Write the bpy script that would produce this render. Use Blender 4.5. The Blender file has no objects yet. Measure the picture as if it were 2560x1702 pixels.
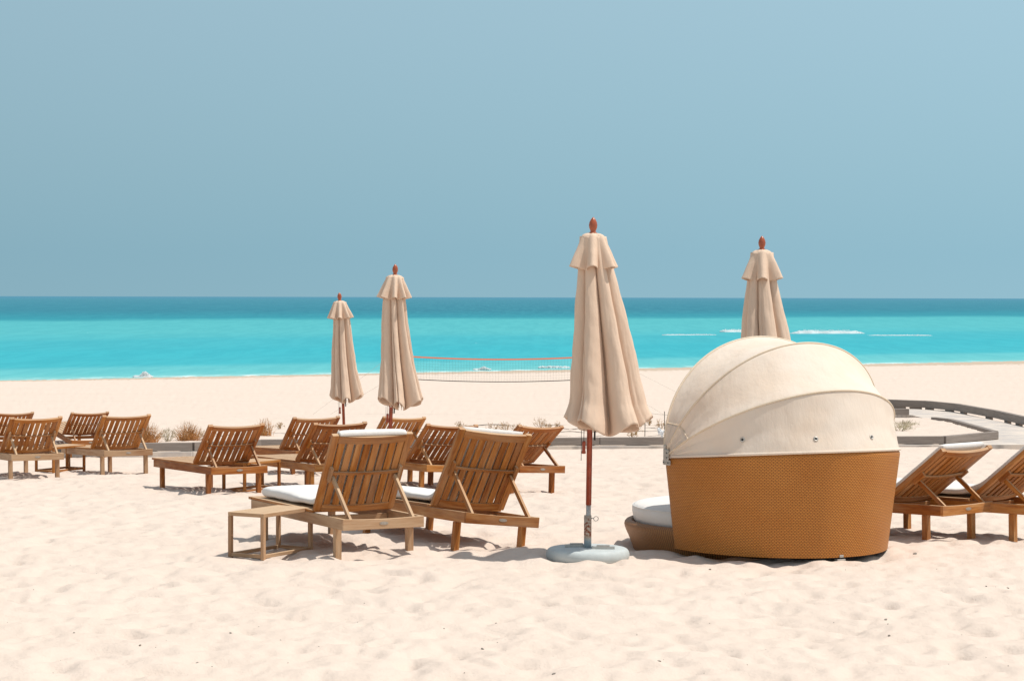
import bpy, bmesh, math, random
import numpy as np
from mathutils import Matrix, Vector, Euler
R = math.radians
random.seed(7); rng = np.random.default_rng(11)
S = bpy.context.scene
COL = S.collection

# ---------------------------------------------------------------- camera
FPX = 5400.0
cam = bpy.data.cameras.new('camera'); camo = bpy.data.objects.new('camera', cam); COL.objects.link(camo)
cam.sensor_width = 36.0; cam.lens = FPX / 2560 * 36.0; cam.clip_start = 0.1; cam.clip_end = 80000
CAMZ = 2.0
camo.matrix_world = Matrix.Translation((0, 0, CAMZ)) @ Matrix.Rotation(R(90 - 1.146), 4, 'X') @ Matrix.Rotation(R(0.134), 4, 'Z')
S.camera = camo
S.render.resolution_x = 1024; S.render.resolution_y = 680
S.render.engine = 'CYCLES'
S.view_settings.view_transform = 'Standard'; S.view_settings.look = 'None'
S.view_settings.gamma = 1; S.view_settings.exposure = 0.0

# ---------------------------------------------------------------- sun and sky
SUN_EL, SUN_AZ = 66.0, -7.0           # azimuth measured from +X (right) ; negative = towards the camera
sd = Vector((math.cos(R(SUN_EL)) * math.cos(R(SUN_AZ)), math.cos(R(SUN_EL)) * math.sin(R(SUN_AZ)), math.sin(R(SUN_EL))))
sl = bpy.data.lights.new('sun', 'SUN'); sl.energy = 3.95; sl.angle = R(0.53); sl.color = (1.0, 0.955, 0.88)
so = bpy.data.objects.new('sun', sl); COL.objects.link(so)
so.rotation_euler = sd.to_track_quat('Z', 'Y').to_euler(); so.location = sd * 50

W = bpy.data.worlds.new('World'); S.world = W; W.use_nodes = True
nt = W.node_tree; nt.nodes.clear(); L = nt.links.new
out = nt.nodes.new('ShaderNodeOutputWorld'); bg = nt.nodes.new('ShaderNodeBackground')
sky = nt.nodes.new('ShaderNodeTexSky'); sky.sky_type = 'NISHITA'; sky.sun_disc = False
sky.sun_elevation = R(SUN_EL); sky.sun_rotation = R(90 - SUN_AZ); sky.dust_density = 4.0; sky.air_density = 1.0; sky.ozone_density = 2.0
tc = nt.nodes.new('ShaderNodeTexCoord'); sep = nt.nodes.new('ShaderNodeSeparateXYZ'); L(tc.outputs['Generated'], sep.inputs[0])
ramp = nt.nodes.new('ShaderNodeValToRGB'); L(sep.outputs['Z'], ramp.inputs[0])
e = ramp.color_ramp.elements
e[0].position = 0.0; e[0].color = (.31, .54, .65, 1)
e[1].position = 1.0; e[1].color = (.38, .46, .56, 1)
for p, c in ((.02, (.30, .53, .645)), (.06, (.325, .545, .655)), (.14, (.375, .58, .69)), (.35, (.52, .60, .64))):
    q = e.new(p); q.color = (*c, 1)
gain = nt.nodes.new('ShaderNodeVectorMath'); gain.operation = 'SCALE'; gain.inputs['Scale'].default_value = 10.0
L(ramp.outputs[0], gain.inputs[0])
mr = nt.nodes.new('ShaderNodeMapRange'); mr.inputs[1].default_value = -.26; mr.inputs[2].default_value = .26; mr.inputs[3].default_value = 8.9; mr.inputs[4].default_value = 10.8
L(sep.outputs['X'], mr.inputs[0]); L(mr.outputs[0], gain.inputs['Scale'])
mx = nt.nodes.new('ShaderNodeMix'); mx.data_type = 'RGBA'; mx.inputs[0].default_value = 0.88
L(sky.outputs[0], mx.inputs[6]); L(gain.outputs[0], mx.inputs[7])
L(mx.outputs[2], bg.inputs[0]); bg.inputs[1].default_value = 0.1
L(bg.outputs[0], out.inputs[0])

# ---------------------------------------------------------------- numeric noise
def _h(ix, iy, seed):
    n = (ix.astype(np.int64) * 374761393 + iy.astype(np.int64) * 668265263 + seed * 1442695041) & 0xffffffff
    n = ((n ^ (n >> 13)) * 1274126177) & 0xffffffff
    return ((n ^ (n >> 16)) & 0xffff) / 65535.0
def noise(x, y, seed=0):
    x = np.asarray(x, float); y = np.asarray(y, float)
    ix = np.floor(x); iy = np.floor(y); fx = x - ix; fy = y - iy
    fx = fx * fx * fx * (fx * (fx * 6 - 15) + 10); fy = fy * fy * fy * (fy * (fy * 6 - 15) + 10)
    def g(dx, dy):
        a = _h(ix + dx, iy + dy, seed) * 2 * np.pi
        return np.cos(a) * (x - ix - dx) + np.sin(a) * (y - iy - dy)
    return ((g(0, 0) * (1 - fx) + g(1, 0) * fx) * (1 - fy) + (g(0, 1) * (1 - fx) + g(1, 1) * fx) * fy) * 1.4
def dents(x, y, cell, seed, rad=.42):
    "scattered soft hollows (old footprints); 0..1"
    o = np.zeros_like(x); X = x / cell; Y = y / cell; ix = np.floor(X); iy = np.floor(Y)
    for dx in (-1, 0, 1):
        for dy in (-1, 0, 1):
            cx = ix + dx; cy = iy + dy
            px = cx + _h(cx, cy, seed); py = cy + _h(cx, cy, seed + 5); an = _h(cx, cy, seed + 9) * np.pi
            ax = X - px; ay = Y - py
            u = ax * np.cos(an) + ay * np.sin(an); v = -ax * np.sin(an) + ay * np.cos(an)
            d2 = (u / rad) ** 2 + (v / (rad * .55)) ** 2
            o = np.maximum(o, (.45 + .55 * _h(cx, cy, seed + 3)) * np.exp(-d2 * 1.6) )
    return o

# ---------------------------------------------------------------- the lie of the land
PY = [-60, 0, 16, 18, 24, 28, 33, 37, 39.8, 45, 60, 75, 90]
PZ = [.3, .02, 0, -.02, -.23, -.34, -.58, -.79, -.81, -.98, -1.40, -2.12, -2.90]
SEA = -3.5
def yshore(x):
    x = np.clip(x, -90, 260); return 161.7 + .628 * x
KX = np.array([-60, -8.9, -5.62, -4.53, 1.61, 8.05, 9.36]); KY = np.array([36.0, 37.4, 37.95, 38.8, 39.6, 40.2, 41.7])
DECK = -.72
def base_z(x, y):
    x = np.asarray(x, float); y = np.asarray(y, float)
    ys = yshore(x)
    yy = np.where(y > 90, 90, y)
    z = np.interp(yy, PY, PZ)
    v = np.clip((y - 90) / (ys - 90), 0, 3)
    far = np.interp(v, [0, .3, .74, .86, 1.0, 1.1, 1.5, 3], [-2.9, -3.08, -3.27, -3.335, -3.5, -3.75, -4.6, -7.5])
    z = np.where(y > 90, far, z)
    # sand bed held by the timber edging, then a boardwalk and natural slope
    ky = np.interp(x, KX, KY)
    inbed = (x < 9.28)
    bed = DECK + .10
    s = np.clip((y - ky - .12) / .05, 0, 1) * np.clip((9.30 - x) / .04, 0, 1)
    tail = np.clip((y - 46.5) / 7.0, 0, 1); tail = tail * tail * (3 - 2 * tail)
    zb = bed * (1 - tail) + z * tail
    z = np.where(y < 56, z * (1 - s) + np.where(y > ky, zb, z) * s, z)
    fr = np.clip(1 - (ky - y) / 2.2, 0, 1) * (y <= ky + .12) * (y > 34); fr = fr * fr * (3 - 2 * fr)
    z = z * (1 - fr) + (DECK - np.interp(x, [-6, -3, 1, 8], [.085, .06, .05, .03])) * fr
    # under the boards on the right, and the sand drift round them
    t = np.clip((x - 9.30) / .04, 0, 1) * np.clip((y - ky + .3) / .3, 0, 1) * np.clip((58 - y) / 4, 0, 1)
    z = z * (1 - t) + (DECK - .07 + np.clip((x - 11.2) / 1.5, 0, 1) * 0.03) * t
    return z
def relief(x, y):
    x = np.asarray(x, float); y = np.asarray(y, float)
    wob = noise(x * .7, y * .7, 3) * .25
    r = noise(x * .45, y * .45, 1) * .035
    r = r + noise(x * 1.9 + wob, y * 1.9, 2) * .022
    r = r + noise(x * 4.6, y * 3.9 + wob, 4) * .019
    r = r + noise(x * 11.5, y * 9.5, 6) * .0065 + noise(x * 24, y * 20, 7) * .0010
    r = r - dents(x + wob * .2, y, .40, 20) * .050 - dents(x, y + wob * .2, .23, 40) * .020
    a = np.interp(y, [0, 20, 30, 37, 39, 46, 60, 100], [1, 1, .9, .75, .45, .45, .5, .55])
    # boards stay clear of sand lumps
    ky = np.interp(x, KX, KY)
    near = np.clip(np.abs(y - ky + .05) / .35, 0, 1)
    a = a * np.where(x < 9.4, near, 1) * (1 - np.clip((x - 9.2) / .1, 0, 1) * np.clip((y - 40) / .5, 0, 1) * np.clip((58 - y) / 4, 0, 1) * np.clip((11.4 - x) / .2, 0, 1))
    return (r + .012) * a
def gz(x, y): return float(base_z(np.array([x]), np.array([y]))[0])
def at(px, py, h=0.0, z=None):
    "point of the place seen at photo pixel (px,py), lying h above the ground (or at height z)"
    v = camo.matrix_world.to_3x3() @ Vector(((px - 1280) / FPX, -(py - 851) / FPX, -1.0))
    lo, hi = 5.0, 400.0
    if z is not None:
        k = (z - CAMZ) / v.z; return Vector((v.x * k, v.y * k, z))
    for d in np.arange(8, 200, .1):
        k = d / v.y
        if CAMZ + v.z * k < gz(v.x * k, d) + h: break
    lo, hi = d - .1, d
    for _ in range(14):
        d = (lo + hi) / 2; k = d / v.y
        if CAMZ + v.z * k < gz(v.x * k, d) + h: hi = d
        else: lo = d
    return Vector((v.x * k, d, gz(v.x * k, d)))

# ---------------------------------------------------------------- material helpers
def mat(name, rough=.7, spec=.3):
    m = bpy.data.materials.new(name); m.use_nodes = True; t = m.node_tree
    b = t.nodes['Principled BSDF']; b.inputs['Roughness'].default_value = rough
    b.inputs['Specular IOR Level'].default_value = spec
    return m, t, b
def nd(t, kind, **kw):
    n = t.nodes.new(kind)
    for k, v in kw.items():
        if k.startswith('i_'):
            key = k[2:]; key = int(key) if key.isdigit() else key
            n.inputs[key].default_value = v
        else: setattr(n, k, v)
    return n
def rampn(t, src, stops):
    n = t.nodes.new('ShaderNodeValToRGB'); t.links.new(src, n.inputs[0]); e = n.color_ramp.elements
    e[0].position, e[0].color = stops[0][0], (*stops[0][1], 1); e[1].position, e[1].color = stops[-1][0], (*stops[-1][1], 1)
    for p, c in stops[1:-1]:
        q = e.new(p); q.color = (*c, 1)
    return n.outputs[0]
def g3(v): return (v, v, v)
def mixc(t, f, a, b, bt='MIX'):
    n = t.nodes.new('ShaderNodeMix'); n.data_type = 'RGBA'; n.blend_type = bt
    for i, s in ((0, f), (6, a), (7, b)):
        if isinstance(s, (int, float)): n.inputs[i].default_value = s
        elif isinstance(s, tuple): n.inputs[i].default_value = (*s, 1)
        else: t.links.new(s, n.inputs[i])
    return n.outputs[2]
def math_(t, op, a, b=0.0, c=None):
    n = t.nodes.new('ShaderNodeMath'); n.operation = op
    for i, s in ((0, a), (1, b)) + (((2, c),) if c is not None else ()):
        if isinstance(s, (int, float)): n.inputs[i].default_value = s
        else: t.links.new(s, n.inputs[i])
    return n.outputs[0]
def bump(t, b, h, strength=.4, dist=.01):
    n = nd(t, 'ShaderNodeBump', i_Strength=strength, i_Distance=dist); t.links.new(h, n.inputs['Height']); t.links.new(n.outputs[0], b.inputs['Normal'])
def coord(t, which='Object', scale=(1, 1, 1)):
    c = nd(t, 'ShaderNodeTexCoord'); m = nd(t, 'ShaderNodeMapping'); m.inputs['Scale'].default_value = scale
    t.links.new(c.outputs[which], m.inputs[0]); return m.outputs[0]
def attr(t, name, scale=(1, 1, 1)):
    c = nd(t, 'ShaderNodeAttribute', attribute_name=name); m = nd(t, 'ShaderNodeMapping'); m.inputs['Scale'].default_value = scale
    t.links.new(c.outputs['Vector'], m.inputs[0]); return m.outputs[0]
def tex(t, vec, scale, detail=4, rough=.55, w=0):
    n = nd(t, 'ShaderNodeTexNoise', i_Scale=scale, i_Detail=detail, i_Roughness=rough)
    t.links.new(vec, n.inputs['Vector']); return n.outputs['Fac']

def wood(name, deep, mid, pale, bleach):
    m, t, b = mat(name, .62, .25)
    v = attr(t, 'grain', (1.2, 14, 14))
    n1 = tex(t, v, 3.0, 6, .65); n2 = tex(t, attr(t, 'grain', (.8, 3, 3)), 2.2, 3)
    fine = tex(t, attr(t, 'grain', (2, 60, 60)), 4, 4)
    c = rampn(t, n1, [(.30, deep), (.5, mid), (.72, pale)])
    c = mixc(t, rampn(t, tex(t, attr(t, 'grain', (.08, .4, .4)), 1.6, 1), [(.40, g3(.75)), (.58, g3(0))]), c, mixc(t, 1.0, c, (.60, .50, .42), 'MULTIPLY'))
    grey = rampn(t, n2, [(.46 - bleach * .3, (0, 0, 0)), (.74 - bleach * .3, (1, 1, 1))])
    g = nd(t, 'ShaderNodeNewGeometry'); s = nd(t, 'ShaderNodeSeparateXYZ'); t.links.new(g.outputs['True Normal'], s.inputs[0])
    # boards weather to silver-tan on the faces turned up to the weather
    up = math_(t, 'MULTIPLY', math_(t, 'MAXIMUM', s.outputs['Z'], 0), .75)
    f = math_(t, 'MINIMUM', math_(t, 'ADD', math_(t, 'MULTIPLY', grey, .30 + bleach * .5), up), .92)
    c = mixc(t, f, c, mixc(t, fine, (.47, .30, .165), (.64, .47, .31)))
    oi = nd(t, 'ShaderNodeAttribute', attribute_name='tone'); 
    c = mixc(t, math_(t, 'MULTIPLY', oi.outputs['Fac'], .35), c, mixc(t, 1.0, c, (.62, .50, .42), 'MULTIPLY'))
    t.links.new(c, b.inputs['Base Color']); bump(t, b, fine, .25, .002)
    return m
M = {}
M['teak'] = wood('teak', (.21, .053, .007), (.345, .105, .016), (.45, .175, .038), .03)
M['teak_tan'] = wood('weathered_teak', (.25, .072, .010), (.43, .155, .028), (.56, .275, .085), .08)
M['teak_grey'] = wood('bleached_teak', (.32, .15, .065), (.46, .26, .14), (.58, .39, .25), .42)

def plain(name, c, rough=.6, metal=0, var=.12, sc=30, spec=.3, bs=.15, bd=.003):
    m, t, b = mat(name, rough, spec); b.inputs['Metallic'].default_value = metal
    n = tex(t, coord(t), sc, 4)
    d = tuple(x * (1 - var) for x in c); u = tuple(min(1, x * (1 + var)) for x in c)
    t.links.new(rampn(t, n, [(.3, d), (.7, u)]), b.inputs['Base Color']); bump(t, b, n, bs, bd); return m
M['steel'] = plain('galvanised_steel', (.50, .47, .43), .42, .6, .15, 40)
M['plaque'] = plain('dull_metal', (.42, .36, .30), .5, .5, .2, 80)
M['pole'] = plain('varnished_red_wood', (.30, .050, .018), .32, 0, .25, 18, .5)
M['finial'] = plain('polished_wood', (.36, .085, .035), .25, 0, .2, 20, .5)
M['black'] = plain('black_plastic', (.02, .018, .016), .5)
M['hose'] = plain('black_hose', (.10, .085, .07), .7)
M['concrete'] = plain('painted_concrete', (.50, .535, .53), .65, 0, .07, 14, .25, .25, .004)
M['whitecap'] = plain('white_rib_cap', (.66, .58, .48), .5)
M['pebble'] = plain('shell_grit', (.27, .235, .20), .8, 0, .3, 60)
M['twig'] = plain('dry_twig', (.36, .22, .10), .8, 0, .3, 20)
M['straw'] = plain('dry_straw', (.50, .26, .10), .8, 0, .35, 9)
M['greytwig'] = plain('grey_green_twig', (.42, .36, .24), .8, 0, .3, 20)
M['cord'] = plain('pale_cord', (.42, .38, .33), .7)
M['net'] = plain('net_cord', (.07, .09, .10), .8)
M['orange'] = plain('orange_tape', (.95, .30, .16), .6, 0, .05)
M['paper'] = plain('white_rag', (.85, .87, .9), .8, 0, .04)

def edging_mat():
    m, t, b = mat('grey_sleeper', .75, .2)
    n = tex(t, attr(t, 'grain', (.6, 9, 9)), 4, 6, .7); k = tex(t, attr(t, 'grain', (.35, 1, 1)), 1.6, 2)
    c = rampn(t, n, [(.3, (.17, .135, .115)), (.7, (.31, .26, .225))])
    c = mixc(t, math_(t, 'MULTIPLY', k, .5), c, (.34, .29, .26))
    t.links.new(c, b.inputs['Base Color']); bump(t, b, n, .4, .004); return m
M['edging'] = edging_mat()
def deck_mat():
    m, t, b = mat('boardwalk_boards', .8, .2)
    v = coord(t); n = tex(t, v, 1.3, 5, .7); w = nd(t, 'ShaderNodeTexWave', i_Scale=2.2, i_Distortion=.2, bands_direction='Y'); t.links.new(v, w.inputs[0])
    c = mixc(t, rampn(t, n, [(.42, g3(0)), (.60, g3(1))]), (.50, .45, .415), (.66, .57, .49))
    gap = rampn(t, w.outputs['Fac'], [(.0, (.7, .7, .7)), (.06, (1, 1, 1)), (1, (1, 1, 1))])
    t.links.new(mixc(t, 1.0, c, gap, 'MULTIPLY'), b.inputs['Base Color']); bump(t, b, n, .3, .01); return m
M['deck'] = deck_mat()

def cloth(name, c, stain, trans=.18, scale=5, stn=.35, wv=350, wrk=.35):
    m, t, b = mat(name, .85, .12)
    n = tex(t, coord(t), scale, 4, .6); n2 = tex(t, coord(t), scale * 7, 3)
    f = rampn(t, n, [(.45, g3(0)), (.75, g3(stn))])
    col = mixc(t, f, c, stain); col = mixc(t, math_(t, 'MULTIPLY', n2, .16), col, stain)
    t.links.new(col, b.inputs['Base Color'])
    wr = math_(t, 'ADD', tex(t, coord(t, 'Object', (9, 9, 3)), 1.3, 5, .62), math_(t, 'MULTIPLY', tex(t, coord(t), wv, 2), .04)); bump(t, b, wr, wrk, .03)
    tr = nd(t, 'ShaderNodeBsdfTranslucent'); t.links.new(col, tr.inputs[0]); ms = nd(t, 'ShaderNodeMixShader', i_0=trans)
    t.links.new(b.outputs[0], ms.inputs[1]); t.links.new(tr.outputs[0], ms.inputs[2]); t.links.new(ms.outputs[0], t.nodes['Material Output'].inputs[0])
    return m
M['umbrella'] = cloth('sand_canvas', (.77, .58, .445), (.66, .475, .35), .08, 3, .4)
M['hood'] = cloth('cream_canvas', (.90, .80, .70), (.86, .68, .52), .26, 1.5, .55)
M['piping'] = cloth('cream_piping', (.76, .64, .50), (.70, .54, .38), .05)
M['foam'] = cloth('sea_foam', (.90, .92, .92), (.82, .87, .88), .5, 2, .3, 350, .1)
M['cushion'] = cloth('white_cushion', (.78, .75, .72), (.66, .62, .58), .05, 4, .35)

def wicker(name, a, bcol, dark, mode):
    m, t, b = mat(name, .5, .35)
    u = nd(t, 'ShaderNodeUVMap', uv_map='UVMap'); s = nd(t, 'ShaderNodeSeparateXYZ'); t.links.new(u.outputs[0], s.inputs[0])
    if mode == 'weave':
        px, py = .026, .0125
        row = math_(t, 'FLOOR', math_(t, 'DIVIDE', s.outputs['Y'], py))
        off = math_(t, 'MULTIPLY', math_(t, 'MODULO', row, 2.0), .5)
        fu = math_(t, 'FRACT', math_(t, 'ADD', math_(t, 'DIVIDE', s.outputs['X'], px), off))
        fv = math_(t, 'FRACT', math_(t, 'DIVIDE', s.outputs['Y'], py))
        hu = math_(t, 'SINE', math_(t, 'MULTIPLY', fu, math.pi)); hv = math_(t, 'SINE', math_(t, 'MULTIPLY', fv, math.pi))
        h = math_(t, 'POWER', math_(t, 'MULTIPLY', hu, hv), .6)
    else:
        px = .021
        fu = math_(t, 'FRACT', math_(t, 'DIVIDE', s.outputs['X'], px)); hu = math_(t, 'SINE', math_(t, 'MULTIPLY', fu, math.pi))
        fv = math_(t, 'FRACT', math_(t, 'ADD', math_(t, 'DIVIDE', s.outputs['Y'], .012), math_(t, 'MULTIPLY', math_(t, 'MODULO', math_(t, 'FLOOR', math_(t, 'DIVIDE', s.outputs['X'], px)), 2.0), .5)))
        hv = math_(t, 'SINE', math_(t, 'MULTIPLY', fv, math.pi))
        h = math_(t, 'MULTIPLY', math_(t, 'POWER', hu, .7), math_(t, 'ADD', .6, math_(t, 'MULTIPLY', hv, .4)))
    n = tex(t, u.outputs[0], 2.2, 4, .6); n3 = tex(t, coord(t, 'UV', (40, 90, 1)), 1, 1)
    c = mixc(t, rampn(t, n, [(.35, g3(0)), (.7, g3(1))]), a, bcol)
    c = mixc(t, rampn(t, n3, [(.3, g3(0)), (.7, g3(.45))]), c, tuple(min(1, x * 1.25) for x in bcol))
    c = mixc(t, rampn(t, h, [(.05, g3(1)), (.72, g3(0))]), c, dark)  # gaps between strands darkened in the colour, painted shade in the weave
    t.links.new(c, b.inputs['Base Color']); bump(t, b, h, .35, .006); return m
M['wicker'] = wicker('honey_wicker', (.49, .175, .024), (.56, .225, .042), (.15, .040, .006), 'weave')
M['wicker_brown'] = wicker('brown_wicker', (.27, .115, .036), (.33, .155, .055), (.07, .026, .009), 'rib')

def sand_mat():
    m, t, b = mat('pale_beach_sand', .95, .08)
    v = coord(t)
    n = tex(t, v, .9, 5, .6); f = tex(t, v, 55, 3, .7); f2 = tex(t, v, 260, 2, .6)
    c = mixc(t, n, (.70, .585, .505), (.635, .52, .44))
    c = mixc(t, rampn(t, f, [(.62, g3(0)), (.78, g3(.35))]), c, (.50, .42, .34))
    c = mixc(t, math_(t, 'MULTIPLY', f2, .25), c, (.56, .47, .38))
    g = nd(t, 'ShaderNodeNewGeometry'); s = nd(t, 'ShaderNodeSeparateXYZ'); t.links.new(g.outputs['Position'], s.inputs[0])
    # damp, shelly strand just above the sea
    jit = math_(t, 'MULTIPLY', math_(t, 'SUBTRACT', tex(t, coord(t, 'Object', (.12, .04, 1)), 1, 4), .5), .16)
    wet = nd(t, 'ShaderNodeMapRange', i_1=-3.33, i_2=-3.37); t.links.new(math_(t, 'ADD', s.outputs['Z'], jit), wet.inputs[0])
    c = mixc(t, math_(t, 'MULTIPLY', wet.outputs[0], .85), c, (.46, .36, .27))
    # faint long tracks and weed lines on the lower beach
    ln = tex(t, coord(t, 'Object', (.012, .35, 1)), 1.0, 5, .7)
    farm = nd(t, 'ShaderNodeMapRange', i_1=48.0, i_2=70.0); t.links.new(s.outputs['Y'], farm.inputs[0])
    c = mixc(t, math_(t, 'MULTIPLY', farm.outputs[0], rampn(t, ln, [(.55, g3(0)), (.75, g3(.40))])), c, (.56, .48, .39))
    t.links.new(c, b.inputs['Base Color'])
    hh = math_(t, 'ADD', math_(t, 'MULTIPLY', tex(t, v, 14, 4, .6), 1.0), math_(t, 'MULTIPLY', f, .35))
    bump(t, b, hh, .55, .022); return m
M['sand'] = sand_mat()
def sea_mat():
    m, t, b = mat('turquoise_water', .5, .0)
    g = nd(t, 'ShaderNodeNewGeometry'); s = nd(t, 'ShaderNodeSeparateXYZ'); t.links.new(g.outputs['Position'], s.inputs[0])
    u = math_(t, 'SUBTRACT', math_(t, 'SUBTRACT', s.outputs['Y'], math_(t, 'MULTIPLY', s.outputs['X'], .628)), 161.7)
    # log distance from the strand so that near and far bands share one ramp
    lu = math_(t, 'LOGARITHM', math_(t, 'MAXIMUM', math_(t, 'ADD', u, 6.0), 1.0), 10.0)
    w1 = tex(t, coord(t, 'Object', (.012, .004, 1)), 1, 5, .6); w2 = tex(t, coord(t, 'Object', (.12, .05, 1)), 1, 4, .6)
    lu = math_(t, 'ADD', lu, math_(t, 'MULTIPLY', math_(t, 'SUBTRACT', w1, .5), .13))
    lu = math_(t, 'ADD', lu, math_(t, 'MULTIPLY', math_(t, 'SUBTRACT', w2, .5), .035))
    c = rampn(t, math_(t, 'DIVIDE', lu, 4.0), [
        (.18, (.19, .49, .48)), (.30, (.11, .43, .45)), (.355, (.10, .42, .45)), (.385, (.042, .365, .42)), (.47, (.035, .36, .42)), (.53, (.045, .355, .41)), (.575, (.075, .385, .415)), (.645, (.070, .37, .40)), (.66, (.022, .24, .30)), (.72, (.030, .20, .265)), (.9, (.055, .22, .29)), (1.0, (.07, .22, .31))])  # farthest stops greyed: slight horizon haze painted into the water colour
    dm = nd(t, 'ShaderNodeMapRange', i_1=420.0, i_2=620.0); t.links.new(u, dm.inputs[0])
    ch = mixc(t, dm.outputs[0], tex(t, coord(t, 'Object', (.55, .06, 1)), 1, 5, .7), tex(t, coord(t, 'Object', (.42, .020, 1)), 1, 5, .8))
    amp = math_(t, 'ADD', .30, math_(t, 'MULTIPLY', dm.outputs[0], .50))
    dk = mixc(t, 1.0, c, (.50, .74, .80), 'MULTIPLY')
    c = mixc(t, math_(t, 'MULTIPLY', amp, rampn(t, ch, [(.42, g3(1)), (.58, g3(0))])), c, dk)
    # scattered whitecap flecks
    fl = tex(t, coord(t, 'Object', (.55, .10, 1)), 1, 6, .75)
    near = nd(t, 'ShaderNodeMapRange', i_1=500.0, i_2=300.0); t.links.new(u, near.inputs[0])
    c = mixc(t, math_(t, 'MULTIPLY', near.outputs[0], rampn(t, fl, [(.70, g3(0)), (.76, g3(.75))])), c, (.75, .85, .85))
    # lacy wash where the water meets the sand
    wn = tex(t, coord(t, 'Object', (.35, .25, 1)), 1, 4, .7); edge = nd(t, 'ShaderNodeMapRange', i_1=4.5, i_2=.5); t.links.new(u, edge.inputs[0])
    c = mixc(t, math_(t, 'MULTIPLY', edge.outputs[0], rampn(t, wn, [(.50, g3(.05)), (.64, g3(.75))])), c, (.78, .84, .82))
    df = nd(t, 'ShaderNodeBsdfDiffuse'); t.links.new(c, df.inputs[0])
    gl = nd(t, 'ShaderNodeBsdfGlossy', i_Roughness=.35); gl.inputs[0].default_value = (1, 1, 1, 1)
    bn = nd(t, 'ShaderNodeBump', i_Strength=.5, i_Distance=.25); t.links.new(tex(t, coord(t, 'Object', (.5, .8, 1)), 1, 4), bn.inputs['Height'])
    for x in (df, gl): t.links.new(bn.outputs[0], x.inputs['Normal'])
    ms = nd(t, 'ShaderNodeMixShader', i_0=.06); t.links.new(df.outputs[0], ms.inputs[1]); t.links.new(gl.outputs[0], ms.inputs[2])
    t.links.new(ms.outputs[0], t.nodes['Material Output'].inputs[0]); return m
M['sea'] = sea_mat()
def rust_mat():
    m, t, b = mat('rusty_grey_paint', .6, .3)
    v = coord(t); s = nd(t, 'ShaderNodeSeparateXYZ'); t.links.new(v, s.inputs[0])
    n = tex(t, v, 38, 4, .6)
    band = rampn(t, s.outputs['Z'], [(.23, g3(0)), (.26, g3(1)), (.42, g3(1)), (.445, g3(.2))])
    f = math_(t, 'MULTIPLY', band, rampn(t, n, [(.42, g3(1)), (.55, g3(.0))]))
    c = mixc(t, f, mixc(t, rampn(t, s.outputs['Z'], [(.2, g3(0)), (.24, g3(1))]), (.38, .46, .50), (.52, .42, .33)), (.24, .06, .022))
    t.links.new(c, b.inputs['Base Color']); bump(t, b, n, .3, .002); return m
M['rust'] = rust_mat()

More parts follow.
